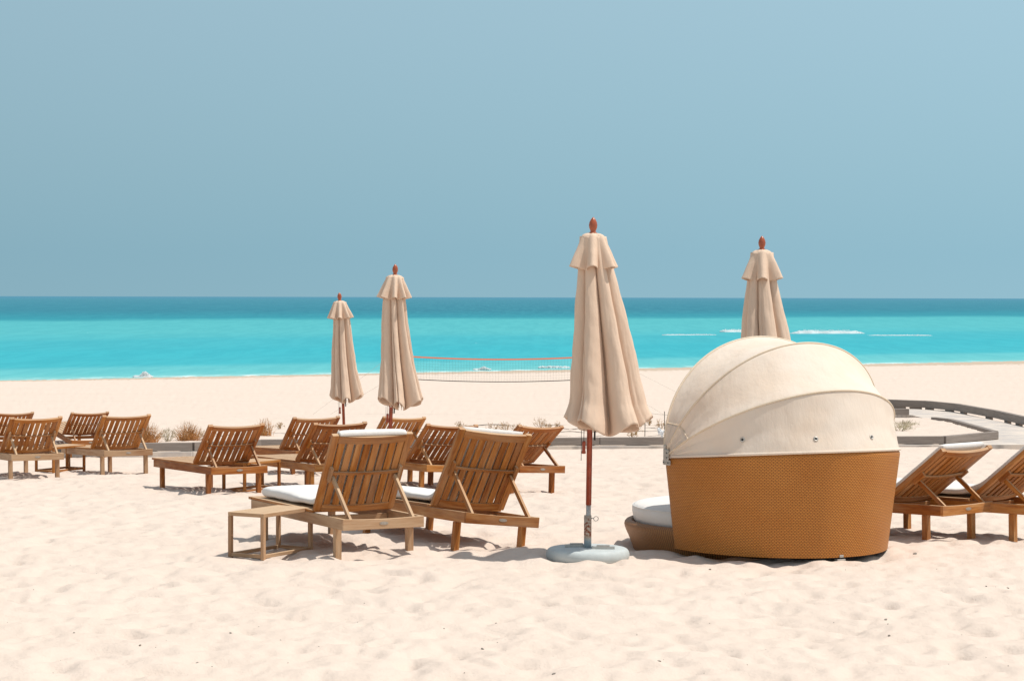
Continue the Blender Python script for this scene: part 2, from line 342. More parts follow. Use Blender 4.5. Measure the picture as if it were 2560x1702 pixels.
# ---------------------------------------------------------------- mesh helpers
def link(name, me, m=None, parent=None, smooth=False):
    o = bpy.data.objects.new(name, me); COL.objects.link(o)
    if m is not None and not me.materials: me.materials.append(m)
    if parent is not None: o.parent = parent
    if smooth: me.polygons.foreach_set('use_smooth', [True] * len(me.polygons))
    return o
def tag(o, label=None, cat=None, group=None, kind=None):
    if label: o['label'] = label
    if cat: o['category'] = cat
    if group: o['group'] = group
    if kind: o['kind'] = kind
    return o
def empty(name, mw, label, cat, group=None):
    o = bpy.data.objects.new(name, None); COL.objects.link(o); o.empty_display_size = .2
    o.matrix_world = mw if isinstance(mw, Matrix) else Matrix.Translation(mw)
    return tag(o, label, cat, group)
class MB:
    "collects boards, tubes and sheets into one mesh, with a per-vertex 'grain' coordinate along each board"
    def __init__(s): s.v = []; s.f = []; s.g = []; s.uv = {}
    def box(s, c, size, rot=None, seg=None, bend=None):
        "c centre, size full lengths, rot 3x3; seg: number of cuts along the longest axis, bend: f(point)->point"
        ax = int(np.argmax(size)); n = seg or 1; o = len(s.v); off = Vector((random.random() * 20, random.random() * 20, random.random() * 20))
        oth = [i for i in range(3) if i != ax]
        for k in range(n + 1):
            for a, b in ((-.5, -.5), (.5, -.5), (.5, .5), (-.5, .5)):
                p = Vector((0, 0, 0)); p[ax] = (k / n - .5) * size[ax]; p[oth[0]] = a * size[oth[0]]; p[oth[1]] = b * size[oth[1]]
                gr = Vector((p[ax], p[oth[0]], p[oth[1]])) + off
                if rot is not None: p = rot @ p
                p = p + Vector(c)
                if bend: p = bend(p)
                s.v.append(p[:]); s.g.append(gr[:])
        fs = [(o, o + 1, o + 2, o + 3), (o + n * 4 + 3, o + n * 4 + 2, o + n * 4 + 1, o + n * 4)]
        for k in range(n):
            a = o + 4 * k
            for i in range(4):
                j = (i + 1) % 4; fs.append((a + i, a + 4 + i, a + 4 + j, a + j))
        if ax == 1: fs = [tuple(reversed(q)) for q in fs]
        s.f += [tuple(reversed(q)) for q in fs]
    def tube(s, pts, r, n=8, cap=True):
        pts = [Vector(p) for p in pts]; rs = r if isinstance(r, (list, tuple)) else [r] * len(pts)
        o = len(s.v); off = random.random() * 9; acc = 0; ref = None
        for i, p in enumerate(pts):
            t = (pts[min(i + 1, len(pts) - 1)] - pts[max(i - 1, 0)])
            if t.length < 1e-9: t = Vector((0, 0, 1))
            t.normalize()
            if ref is None: ref = Vector((1, 0, 0)) if abs(t.x) < .9 else Vector((0, 1, 0))
            a = t.cross(ref).normalized(); b = a.cross(t).normalized(); ref = b.cross(t) * -1 if False else ref
            if i: acc += (p - pts[i - 1]).length
            for k in range(n):
                an = 2 * math.pi * k / n; q = p + (a * math.cos(an) + b * math.sin(an)) * rs[i]
                s.v.append(q[:]); s.g.append((acc + off, math.cos(an) * rs[i], math.sin(an) * rs[i]))
        for i in range(len(pts) - 1):
            for k in range(n):
                j = (k + 1) % n; s.f.append((o + i * n + k, o + i * n + j, o + (i + 1) * n + j, o + (i + 1) * n + k))
        if cap:
            s.f.append(tuple(o + k for k in reversed(range(n)))); e = o + (len(pts) - 1) * n; s.f.append(tuple(e + k for k in range(n)))
    def lathe(s, prof, n=32, c=(0, 0, 0)):
        o = len(s.v)
        for (r, z) in prof:
            for k in range(n):
                an = 2 * math.pi * k / n; s.v.append((c[0] + r * math.cos(an), c[1] + r * math.sin(an), c[2] + z)); s.g.append((z, r * math.cos(an), r * math.sin(an)))
        for i in range(len(prof) - 1):
            for k in range(n):
                j = (k + 1) % n; s.f.append((o + i * n + k, o + i * n + j, o + (i + 1) * n + j, o + (i + 1) * n + k))
        s.f.append(tuple(o + k for k in reversed(range(n)))); e = o + (len(prof) - 1) * n; s.f.append(tuple(e + k for k in range(n)))
    def build(s, name, m, parent=None, smooth=False, bevel=0, key=None):
        me = bpy.data.meshes.new(name); me.from_pydata(s.v, [], s.f); me.update()
        a = me.attributes.new('grain', 'FLOAT_VECTOR', 'POINT'); a.data.foreach_set('vector', np.array(s.g, float).ravel())
        bm = bmesh.new(); bm.from_mesh(me); bmesh.ops.recalc_face_normals(bm, faces=bm.faces); bm.to_mesh(me); bm.free()
        o = link(name, me, m, parent, smooth)
        if bevel:
            bv = o.modifiers.new('bevel', 'BEVEL'); bv.width = bevel; bv.segments = 2; bv.limit_method = 'ANGLE'
        return o
def sheet(name, P, m, parent=None, closed_u=False, uv=None, thick=0, smooth=True):
    "P: array (rows, cols, 3)"
    P = np.asarray(P, float); nr, nc = P.shape[:2]
    idx = np.arange(nr * nc).reshape(nr, nc)
    cu = np.arange(nc if closed_u else nc - 1); cn = (cu + 1) % nc
    F = np.stack([idx[:-1][:, cu], idx[:-1][:, cn], idx[1:][:, cn], idx[1:][:, cu]], -1).reshape(-1, 4)
    me = bpy.data.meshes.new(name); me.vertices.add(nr * nc); me.vertices.foreach_set('co', P.ravel())
    me.loops.add(F.size); me.loops.foreach_set('vertex_index', F.ravel().astype(np.int32))
    me.polygons.add(len(F)); me.polygons.foreach_set('loop_start', np.arange(0, F.size, 4, dtype=np.int32)); me.polygons.foreach_set('loop_total', np.full(len(F), 4, dtype=np.int32))
    if smooth: me.polygons.foreach_set('use_smooth', np.ones(len(F), bool))
    if uv is not None:
        u = me.uv_layers.new(name='UVMap'); U = np.asarray(uv, float).reshape(-1, 2)[F.ravel()]; u.data.foreach_set('uv', U.ravel())
    me.update(calc_edges=True); me.validate()
    o = link(name, me, m, parent)
    if thick:
        s = o.modifiers.new('solid', 'SOLIDIFY'); s.thickness = thick; s.offset = 0
    return o

# ================================================================ SETTING
# one sheet of sand, fine where the camera looks, reaching far to the sides and under the sea
nyd, nxd = 760, 620
ys = np.concatenate([np.linspace(-60, 9.4, 14)[:-1], 9.4 * (62 / 9.4) ** np.linspace(0, 1, nyd), np.linspace(63, 330, 190)])
uu = np.linspace(-1, 1, nxd); xo = np.concatenate([[-40, -16, -6, -3, -1.9, -1.4, -1.15], uu, [1.15, 1.4, 1.9, 3, 6, 16, 40]])
YY, UU = np.meshgrid(ys, xo, indexing='ij')
XX = UU * (np.maximum(YY, 9.4) * .252 + .9)
fade = np.clip((1.6 - np.abs(UU)) / .4, 0, 1) * np.clip((YY + 5) / 12, 0, 1)
ZZ = base_z(XX, YY) + relief(XX, YY) * fade
# sand heaped against the things that stand in it
def heap(x, y, r, h, seed):
    global ZZ
    d = np.sqrt((XX - x) ** 2 + (YY - y) ** 2); ring = np.exp(-((d - r) / .16) ** 2)
    ZZ = ZZ + ring * h * (.35 + 1.3 * np.clip(.5 + noise(XX * 3.2, YY * 3.2, seed), 0, 1.2)) * (YY < 20)
heap(.583, 16.5, .42, .020, 61)
def mound(x, y, r, h):
    global ZZ
    ZZ = ZZ + h * np.exp(-(((XX - x) ** 2 + (YY - y) ** 2) / r ** 2))
mound(-.76, 16.75, .22, .055); mound(.03, 16.75, .22, .045); mound(-1.0, 16.2, .5, .02)
tag(sheet('sand_ground', np.stack([XX, YY, ZZ], -1), M['sand']), kind='structure')

yy = np.concatenate([[60, 90], np.linspace(100, 700, 120), [1000, 2000, 5000, 12000, 60000]]); xx = np.array([-60000, -8000, -1500, -300, *np.linspace(-150, 250, 90), 500, 1500, 8000, 60000])
Yg, Xg = np.meshgrid(yy, xx, indexing='ij')
swell = .10 * np.sin((Yg - .628 * Xg) / 9 + 2 * noise(Xg / 40, Yg / 30, 9)) * np.clip((Yg - yshore(Xg) - 6) / 30, 0, 1) * (Yg < 690)
tag(sheet('sea_water', np.stack([Xg, Yg, np.full_like(Xg, SEA) + swell], -1), M['sea']), kind='structure')

# boardwalk: narrow plank step before the edging, and the path that leaves to the right
def prism(mb, poly, z0, z1):
    o = len(mb.v); n = len(poly)
    for z in (z0, z1):
        for p in poly: mb.v.append((p[0], p[1], z)); mb.g.append((p[0], p[1], z))
    mb.f.append(tuple(o + i for i in reversed(range(n)))); mb.f.append(tuple(o + n + i for i in range(n)))
    for i in range(n):
        j = (i + 1) % n; mb.f.append((o + i, o + j, o + n + j, o + n + i))
kp = [Vector((x, y)) for x, y in zip(KX[1:], KY[1:])]; kp = [Vector((-14.5, 36.7))] + kp
front = [(p.x, p.y - .13) for p in kp[:-2]]
mb = MB()
prism(mb, front + [(8.2, 40.03), (10.2, 40.25), (16, 40.6), (16, 41.9), (10.86, 42.4), (10.86, 45.8), (10.6, 52.2), (9.9, 53.0), (8.6, 53.6), (5.5, 54.2), (5.5, 51.5), (8.8, 51.2), (9.32, 50.2), (9.42, 46.2), (9.42, 41.7), (8.05, 40.26)] + [(p.x, p.y + .05) for p in reversed(kp[:-2])], DECK - .16, DECK)
tag(mb.build('boardwalk_path', M['deck']), kind='structure')

def kerb(pts, name, label, z0=DECK + .012, z1=DECK + .152, w=.12, feet=False):
    root = empty(name, Vector((pts[0][0], pts[0][1], z0)), label, 'edging', 'weathered grey timber edgings of the boardwalk')
    o = root.location.copy()
    for a, b in zip(pts, pts[1:]):
        a = Vector(a); b = Vector(b); d = b - a; n = max(1, int(round(d.length / 3.2))); dd = d.normalized()
        for k in range(n):
            p = a + d * (k / n); q = a + d * ((k + 1) / n); c = (p + q) / 2
            mb = MB(); ang = math.atan2(dd.y, dd.x)
            mb.box((c.x - o.x, c.y - o.y, (z0 + z1) / 2 - o.z), ((q - p).length - .012, w, z1 - z0), Matrix.Rotation(ang, 3, 'Z'))
            sec = mb.build('sleeper', M['edging'], root, bevel=.006)
            if feet:
                for f in (.12 + .2 * random.random(), .62 + .3 * random.random()):
                    fb = MB(); e = p + (q - p) * f; fb.box((e.x - o.x, e.y - o.y, z0 - .035 - o.z), (.3, w * .7, .07), Matrix.Rotation(ang, 3, 'Z'))
                    fb.build('support_block', M['edging'], root)
    return root
kerb([(p.x, p.y + .05) for p in kp[:-1]] + [(9.36, 41.7)], 'timber_edging', 'longest grey timber edging, with dry shrubs behind it, ending right of the daybed')
kerb([(9.38, 41.86), (9.36, 46.0), (9.12, 46.7)], 'timber_edging', 'short grey timber edging running away from the corner beside the boardwalk')
kerb([(5.5, 50.3), (9.24, 50.2)], 'timber_edging', 'short stub of grey timber edging whose end shows beside the hood')
kerb([(13.2, 42.4), (10.95, 45.6), (10.9, 48.5), (10.65, 51.6), (10.2, 53.0), (9.3, 53.7), (7.0, 54.4)], 'timber_edging', 'farthest grey timber edging, raised on blocks, curving round the boardwalk', z0=DECK + .035, z1=DECK + .205, feet=True)
# drip hoses lying half buried in the bed
for k, (dy, x0, x1, lb) in enumerate([(1.35, -3, 5.4, 'black drip hose nearest the timber edging'), (2.5, -8, 5.4, 'black drip hose lying second from the timber edging'),
                              (3.6, -4, 5.6, 'black drip hose lying third from the timber edging'), (4.7, -1, 5.6, 'black drip hose farthest behind the timber edging')]):
    xs = np.arange(x0, x1, .12); yv = np.interp(xs, KX, KY) + dy + noise(xs * .35, xs * 0 + k, 70) * .25
    zv = base_z(xs, yv) + relief(xs, yv) + noise(xs * 1.1, xs * 0 + 3 * k, 71) * .026 - .001
    mb = MB(); mb.tube(list(zip(xs, yv, zv)), .008, 5); tag(mb.build('drip_hose', M['hose'], smooth=True), lb, 'hose', 'drip hoses in the sand bed')
# stakes with a string
def stake(px, py, h, label):
    p = at(px, py); mb = MB(); mb.tube([(0, 0, -.1), (.004, 0, h * .5), (0, 0, h)], .008, 6)
    o = mb.build('garden_stake', M['hose'], smooth=True); o.location = p; tag(o, label, 'stake', 'thin stakes in the sand bed'); return p + Vector((0, 0, h - .02))
s1 = stake(1612, 1090, .47, 'thin dark stake in the sand bed, left one of two beside the hood')
s2 = stake(1661, 1090, .47, 'thin dark stake in the sand bed touching the left edge of the daybed hood')
s3 = stake(146, 1085, .30, 'thin dark stake behind the loungers at the far left')
def string(a, b, sag, label, r=.004, name='string_line'):
    mb = MB(); mb.tube([a.lerp(b, t) - Vector((0, 0, sag * 4 * t * (1 - t))) for t in np.linspace(0, 1, 14)], r, 4); return tag(mb.build(name, M['cord']), label, 'string')
string(s1, s2 + Vector((.15, 0, -.05)), .01, 'string tied between the two thin stakes left of the daybed')
string(s3 + Vector((0, 0, -.02)), s3 + Vector((.9, .1, .02)), .02, 'string tied to the thin stake at the far left')
def scrap(px, py, h, w_, hh, label):
    p = at(px, py, h) if h else at(px, py); P = np.zeros((7, 7, 3))
    for i in range(7):
        for j in range(7):
            s = i / 6; t = j / 6; P[i, j] = ((t - .5) * w_ * (1 - .5 * s), noise(i * .7, j * .7, 81) * .05, h + hh * (1 - s) + .03 * math.sin(6 * t))
    o = sheet('rag', P, M['paper'], thick=.003); o.location = p; tag(o, label, 'rag'); return o
scrap(1652, 1090, .24, .14, .13, 'white scrap of cloth hanging on the string between the stakes')
scrap(137, 1082, .02, .22, .26, 'white scrap of cloth behind the loungers at the far left')

# ================================================================ DRY PLANTS
def shrub(px, py, w, h, n, mt, label, dense=False, seed=0, gx=True):
    r = random.Random(seed + 100); p = at(px, py); root = empty('dry_shrub', p, label, 'shrub', 'dry shrubs in the sand bed')
    mb = MB()
    for k in range(n):
        a = r.uniform(0, 6.28); sp = r.random() ** (.8 if dense else .6) * w * (.62 if dense else .5); hh = h * (r.uniform(.25, 1.1) if dense else r.uniform(.5, 1)) * (1 - .45 * min(1, sp / (w * .6)) ** 2)
        b0 = Vector((math.cos(a) * sp * (.40 if dense else .12) + (r.uniform(-.1, .1) if dense else 0), math.sin(a) * sp * (.4 if dense else .12), -.02)); tip = Vector((math.cos(a) * sp, math.sin(a) * sp, hh))
        mid = b0.lerp(tip, .55) + Vector((r.uniform(-.03, .03), r.uniform(-.03, .03), r.uniform(0, .04)))
        rr = r.uniform(.0022, .0042) * (1 if dense else 1.15)
        mb.tube([b0, mid, tip], [rr, rr * .8, rr * .4], 3, False)
        if not dense:
            for q in range(4):
                s = mid.lerp(tip, r.uniform(-.3, .9)); d = Vector((r.uniform(-1, 1), r.uniform(-1, 1), r.uniform(.2, 1.2))) * w * .11
                mb.tube([s, s + d], [rr * .8, rr * .5], 3, False)
    mb.build('stems', mt, root)
    lf = MB()
    for k in range(int(n * (.5 if dense else 4))):
        a = r.uniform(0, 6.28); sp = r.random() ** .5 * w * .48; z = h * r.uniform(.1 if dense else .3, .92) * (1 - .4 * (sp / (w * .5)) ** 2)
        c = Vector((math.cos(a) * sp, math.sin(a) * sp, z)); s = r.uniform(.006, .014); d1 = Vector((r.uniform(-1, 1), r.uniform(-1, 1), r.uniform(-1, 1))).normalized() * s; d2 = d1.orthogonal().normalized() * s * .5
        o = len(lf.v); lf.v += [(c - d1)[:], (c + d2)[:], (c + d1 * 1.8)[:], (c - d2)[:]]; lf.g += [(0, 0, 0)] * 4; lf.f.append((o, o + 1, o + 2, o + 3))
    lf.build('leaves', mt, root)
    return root
shrub(362, 1108, .62, .40, 420, M['straw'], 'densest rust-brown dry tuft right of the back-left loungers', True, 1)
shrub(472, 1100, .56, .34, 300, M['straw'], 'rounded straw-brown tuft between the back-left and the middle-left loungers', True, 2)
shrub(420, 1102, .44, .26, 22, M['greytwig'], 'thin grey twiggy shrub just left of the rounded straw tuft', False, 3)
shrub(520, 1101, .42, .20, 26, M['twig'], 'thin twiggy shrub just right of the rounded straw tuft', False, 4)
shrub(660, 1090, .42, .34, 160, M['straw'], 'straw tuft touching the right edge of the cushionless lounger nearest on the left', True, 5)
for i, (px, py, w, h, lb) in enumerate([
    (1153, 1078, .34, .22, 'faint twiggy shrub above the lounger right of the umbrella pole'), (1231, 1083, .30, .24, 'twiggy shrub first from the left in the gap before the front umbrella'),
    (1264, 1082, .36, .26, 'bushier twiggy shrub second in the gap before the front umbrella'), (1297, 1081, .36, .20, 'low twiggy shrub third in the gap before the front umbrella'),
    (1350, 1070, .34, .27, 'tallest brown forked shrub just left of the front umbrella'), (1370, 1074, .22, .16, 'small twiggy shrub right of the forked shrub'),
    (1394, 1076, .14, .22, 'single thin upright twig plant at the left edge of the front umbrella'),
    (1572, 1064, .18, .24, 'upright forked dry plant right of the front umbrella'), (1590, 1086, .34, .16, 'low sprawling dry plant near the edging left of the first stake'),
    (1600, 1066, .28, .14, 'pale flattened twigs just left of the first stake'), (1624, 1062, .13, .16, 'small brown bent plant between the two stakes'),
    (1650, 1074, .26, .24, 'tangled dry plant at the second stake by the daybed hood'), (1580, 1093, .22, .11, 'tiny dry plant directly behind the edging below the forked plant'),
    (700, 1072, .25, .16, 'small twiggy shrub seen over the loungers left of the twin umbrellas')]):
    shrub(px, py, w, h, 13, M['twig'], lb, False, 20 + i)
for i, (px, py, lb) in enumerate([(2264, 1066, 'grey-green flattened shrub in the sand bed right of the daybed hood'), (2250, 1076, 'low grey-green runner just below the flattened shrub')]):
    shrub(px, py, .62, .10, 30, M['greytwig'], lb, False, 60 + i)

# ================================================================ SUN LOUNGERS
LW, LL, LH = .67, 2.0, .33
def backrest_mesh(parent, mt, A, LB, seed):
    random.seed(seed); mb = MB()
    def bend(p):
        q = (p.x / (LW / 2)); return Vector((p.x, p.y, p.z - .030 * (1 - q * q)))
    for s in (-1, 1): mb.box((s * (LW / 2 - .027), -LB / 2, 0), (.054, LB, .034))
    iw = LW - .108
    mb.box((0, -LB + .036, -.001), (iw, .066, .026), seg=10, bend=bend); mb.box((0, -.035, -.001), (iw, .062, .026), seg=10, bend=bend)
    n = 8; pitch = iw / n
    for i in range(n):
        x = -iw / 2 + pitch * (i + .5); mb.box((x, -LB / 2, 0), (pitch - .0185, LB - .132, .016), bend=lambda p, x=x: Vector((p.x, p.y, p.z - .030 * (1 - (x / (LW / 2)) ** 2))))
    o = mb.build('backrest', mt, parent, bevel=.0022); o.location = (LW / 2, .60, LH + .022); o.rotation_euler = (-A, 0, 0)
    cb = MB(); cb.box((0, -LB * .53, -.026), (iw + .02, .022, .018), seg=10, bend=lambda p: Vector((p.x, p.y, p.z - .024 * (1 - (p.x / (LW / 2)) ** 2))))
    cb.build('crossbar', mt, o, bevel=.002)
    return o
def lounger(px, py, yaw, A, label, mt='teak', mtf=None, roll=0, LB=.78, group='wooden sun loungers facing the sea', seed=0, pos=None, tone=0):
    random.seed(seed + 1000)
    p = pos or at(px, py, LH); a = R(yaw); A = R(A)
    foot = p + Vector((-math.sin(a), math.cos(a), 0)) * LL; pit = math.atan2(gz(foot.x, foot.y) - gz(p.x, p.y), LL)
    mw = Matrix.Translation(Vector((p.x, p.y, gz(p.x, p.y)))) @ Matrix.Rotation(a, 4, 'Z') @ Matrix.Rotation(pit, 4, 'X') @ Matrix.Rotation(R(roll), 4, 'Y')
    root = empty('sun_lounger', mw, label, 'sun lounger', group)
    m1 = M[mt]; mf = M[mtf or mt]
    f = MB(); z0, z1 = LH - .086, LH; zc = (z0 + z1) / 2; hh = z1 - z0
    for x in (.015, LW - .015): f.box((x, LL / 2 + .0135, zc), (.030, LL - .0290, hh - .002))
    f.box((LW / 2, .014, zc), (LW, .028, hh), seg=12, bend=lambda q: Vector((q.x, q.y, q.z - (.010 * (1 - ((q.x - LW / 2) / (LW / 2)) ** 2) if q.z > zc else 0))))
    f.box((LW / 2, LL - .030, zc - .004), (LW - .066, .026, hh - .01)); f.box((LW / 2, .64, zc - .01), (LW - .066, .03, .05))
    f.build('frame', mf, root, bevel=.003)
    s = MB(); n = 8; iw = LW - .09; pt = iw / n
    for i in range(n): s.box((.045 + pt * (i + .5), 1.335, LH + .011), (pt - .012, 1.33, .018))
    s.box((LW / 2, LL + .018, LH + .011), (LW + .01, .06, .022)); s.box((LW / 2, .645, LH + .011), (LW, .045, .020))
    for x in (.022, LW - .022): s.box((x, 1.33, LH + .0115), (.042, 1.32, .020))
    s.build('seat', m1, root, bevel=.002)
    backrest_mesh(root, m1, A, LB, seed + 50)
    for x in (.075, LW - .075):
        u = .335; dy = .6 - u * math.cos(A) - .042 * math.sin(A); dz = LH + .022 + u * math.sin(A) - .042 * math.cos(A)
        p0 = Vector((x, dy, dz)); p1 = Vector((x, .045, LH - .015)); d = (p0 - p1); ang = math.atan2(d.z, d.y)
        t = MB(); t.box((p0 + p1) / 2, (.022, d.length + .02, .036), Matrix.Rotation(ang, 3, 'X'))
        st = t.build('support_strut', mf, root, bevel=.002)
        bk = MB(); bd = Vector((0, -math.cos(A), math.sin(A)))
        xx_ = x - .027 if x < LW / 2 else x + .027
        bk.box(Vector((xx_, .6, LH + .022)) + bd * (u + .035) + Vector((0, -math.sin(A), -math.cos(A))) * .036, (.022, .13, .038), Matrix.Rotation(-A, 3, 'X'))
        bk.build('pivot_block', mf, st, bevel=.002)
    for x in (.035, LW - .035):
        for y in (.20, LL - .22):
            l = MB(); l.box((x, y, (z0 - .09) / 2), (.050, .054, z0 + .088)); l.build('leg', mf, root, bevel=.003)
    pq = MB(); prof = []
    n = 20; o = len(pq.v)
    for y in (-.003, .0005):
        for k in range(n): pq.v.append((LW / 2 + .036 * math.cos(2 * math.pi * k / n), y, zc + .013 * math.sin(2 * math.pi * k / n))); pq.g.append((0, 0, 0))
    pq.f.append(tuple(range(n))); pq.f.append(tuple(range(2 * n - 1, n - 1, -1)))
    for k in range(n): pq.f.append((k, (k + 1) % n, n + (k + 1) % n, n + k))
    pq.build('plaque', M['plaque'], root)
    root['tone'] = tone
    for c in root.children: c['tone'] = tone
    return root, A, LB
def pad(root, A, LB, label, over=.05, wrap=True, seed=0):
    "thick white mattress: seat, back and head end tucked over the top rail"
    T = .056; Wd = LW - .11; hz = LH + .024
    T2 = T / 2 + .017; path = [(1.93, hz + T2), (1.5, hz + T2 + .004), (1.1, hz + T2), (.80, hz + T2), (.74, hz + T2)]
    bd = np.array([-math.cos(A), math.sin(A)]); nr = np.array([math.sin(A), math.cos(A)]); h0 = np.array([.60, LH + .022])
    for u in (.13, .25, .4, .55, LB - .10, LB - .03): path.append(tuple(h0 + bd * u + nr * (.018 + T / 2)))
    if wrap:
        path += [tuple(h0 + bd * (LB + over * .55) + nr * (.018 + T * .45)), tuple(h0 + bd * (LB + over * .95) + nr * .020), tuple(h0 + bd * (LB + over * .75) - nr * .028), tuple(h0 + bd * (LB - .005) - nr * .046)]
    else: path += [tuple(h0 + bd * (LB + .015) + nr * (.018 + T / 2))]
    path = np.array(path); d = np.r_[0, np.cumsum(np.hypot(*np.diff(path, axis=0).T))]; s = np.linspace(0, d[-1], 90)
    py_ = np.interp(s, d, path[:, 0]); pz_ = np.interp(s, d, path[:, 1])
    ker = np.array([1, 2, 3, 2, 1.]) / 9
    sm = lambda a: np.convolve(np.r_[a[:1], a[:1], a, a[-1:], a[-1:]], ker, 'valid')
    for _ in range(3): py_, pz_ = sm(py_), sm(pz_)
    ty, tz = np.gradient(py_), np.gradient(pz_); l = np.hypot(ty, tz); ty /= l; tz /= l; ny, nz = tz, -ty   # thickness direction
    ncs = 44; P = np.zeros((92, ncs, 3)); an = np.linspace(0, 2 * np.pi, ncs, endpoint=False)
    cx = np.sign(np.cos(an)) * np.abs(np.cos(an)) ** .22; cz = np.sign(np.sin(an)) * np.abs(np.sin(an)) ** .55
    for i in range(90):
        e = min(i, 89 - i); k = min(1, (e / 3.5)) ; k = math.sqrt(max(0, 1 - (1 - k) ** 2)) * .97 + .03
        th = (T / 2 + .017 * float(np.clip((38 - i) / 8, 0, 1))) * k * (1 + .10 * noise(i * .13, seed + .5, 5)) * (.80 if (wrap and i > 72) else 1)
        puff = 1 + .10 * (1 - cx ** 2) + .06 * noise(cx * 2.1 + 3, np.full_like(cx, i * .1), 8 + seed)
        wx = Wd / 2 * (1 - .03 * (1 - k))
        P[i + 1, :, 0] = LW / 2 + cx * wx; P[i + 1, :, 1] = py_[i] + ny[i] * cz * th * puff; P[i + 1, :, 2] = pz_[i] + nz[i] * cz * th * puff
    P[0] = P[1].mean(0) * .9 + P[1] * .1; P[-1] = P[-2].mean(0) * .9 + P[-2] * .1
    for c_ in (0, 1, 2): P[0, :, c_] = P[1, :, c_].mean() * .85 + P[1, :, c_] * .15; P[-1, :, c_] = P[-2, :, c_].mean() * .85 + P[-2, :, c_] * .15
    o = sheet('lounger_cushion', P, M['cushion'], closed_u=True); o.matrix_world = root.matrix_world.copy()
    bm = bmesh.new(); bm.from_mesh(o.data); bmesh.ops.holes_fill(bm, edges=[e for e in bm.edges if e.is_boundary]); bmesh.ops.recalc_face_normals(bm, faces=bm.faces); bm.to_mesh(o.data); bm.free()
    # piping line round the seat edge
    return tag(o, label, 'cushion', 'white cushions on the sun loungers')

r1 = lounger(858, 1298, 27, 57, 'pale weathered wooden lounger with white cushion beside the open side table, nearest of all', 'teak_tan', 'teak_grey', seed=1, LB=.72)
pad(*r1, 'white cushion on the nearest lounger by the side table, rolled over its top rail', over=.02, seed=1)
r2 = lounger(1157, 1280, 30, 60, 'wooden lounger with white cushion between the nearest lounger and the front umbrella pole', 'teak_tan', 'teak_tan', roll=6.2, LB=.725, seed=2)
pad(*r2, 'white cushion on the lounger next to the front umbrella pole', over=.03, wrap=False, seed=2)
lounger(529, 1168, 28, 40, 'bare orange-brown lounger standing alone at middle left, its whole side and striped shadow in view', 'teak', seed=3, LB=.685)
lounger(29, 1135.6, 27, 38, 'bare lounger cut by the left edge of the photo in the nearer row, seat hidden', 'teak_tan', 'teak_grey', seed=4, LB=.70)
lounger(261, 1125.4, 28, 38, 'bare lounger with pale frame right of the far-left side table', 'teak_tan', 'teak_grey', seed=5, LB=.70)
lounger(-12, 1102, 27, 40, 'dark red-brown lounger at the left edge, farther row, only its slatted back showing', 'teak', seed=6, LB=.70)
lounger(178, 1100, 27, 40, 'dark red-brown lounger behind the far-left side table, partly hidden by the paler one', 'teak', seed=7, LB=.69)
lounger(740, 1127, 27, 38, 'small red-brown lounger farthest back left of the thin umbrella pole', 'teak', seed=8, LB=.67)
lounger(789, 1161, 28, 38, 'bare brown lounger right of the middle side table, hidden below by the nearest lounger', 'teak', 'teak_tan', seed=9, LB=.72)
lounger(961, 1119, 27, 38, 'small tan lounger farthest back, crossed by the second umbrella pole', 'teak_tan', seed=10, LB=.67, roll=2)
lounger(1065, 1161, 28, 38, 'bare brown lounger seen between the two cushioned loungers', 'teak', 'teak_tan', seed=11, LB=.71, roll=2.5)
lounger(1298, 1163, 38, 38, 'bare red-brown lounger with low back just left of the front umbrella pole', 'teak', seed=12, LB=.70, roll=3)
r3 = lounger(2359, 1264.5, 41, 36, 'lounger with white cushion and low back right beside the wicker daybed', 'teak_tan', 'teak_tan', seed=13, LB=.735)
pad(*r3, 'white cushion on the lounger right beside the daybed', over=.02, wrap=False, seed=3)
r4 = lounger(2578, 1262, 41, 37, 'cushioned lounger cut off by the right edge of the photo', 'teak_tan', 'teak_tan', seed=14, LB=.75)
pad(*r4, 'white cushion on the lounger cut off by the right edge', over=.03, wrap=False, seed=4)

# ================================================================ SIDE TABLES
def table(px, py, th, label, wx=.34, wy=.65, H=.35, mt='teak_grey', seed=0):
    random.seed(seed + 300)
    B = at(px, py); t = R(th); o = B - Vector((math.cos(t), math.sin(t), 0)) * wx; z = gz(B.x, B.y)
    root = empty('side_table', Matrix.Translation((o.x, o.y, z)) @ Matrix.Rotation(t, 4, 'Z'), label, 'side table', 'low wooden side tables')
    w = .030; top = MB()
    for x in (w / 2, wx - w / 2): top.box((x, wy / 2, H - w / 2), (w, wy, w))
    for y in (w / 2, wy - w / 2): top.box((wx / 2, y, H - w / 2), (wx - 2 * w - .001, w, w - .001))
    n = 4; iw = (wx - 2 * w) / n
    for i in range(n): top.box((w + iw * (i + .5), wy / 2, H - .008), (iw - .006, wy - 2 * w - .001, .014))
    top.build('tabletop', M[mt], root, bevel=.002)
    for x in (w / 2, wx - w / 2):
        for y in (w / 2, wy - w / 2):
            l = MB(); l.box((x, y, (H - w - .03) / 2 + .0), (w, w, H - w + .028)); l.build('leg', M[mt], root, bevel=.002)
    b = MB()
    for x in (w / 2, wx - w / 2): b.box((x, wy / 2, .022), (w * .9, wy - 2 * w - .001, w * .9))
    for y in (w / 2, wy - w / 2): b.box((wx / 2, y, .022), (wx - 2 * w - .001, w * .9, w * .9))
    b.build('base_rails', M[mt], root, bevel=.002); return root
table(659, 1399, -30, 'open box-frame side table in front, beside the nearest cushioned lounger', seed=1)
table(612, 1233, -33, 'side table in the middle, behind the lounger standing alone at middle left', seed=2, mt='teak_tan')
table(134, 1182, -30, 'side table at far left between two bare loungers', seed=3, mt='teak_tan')

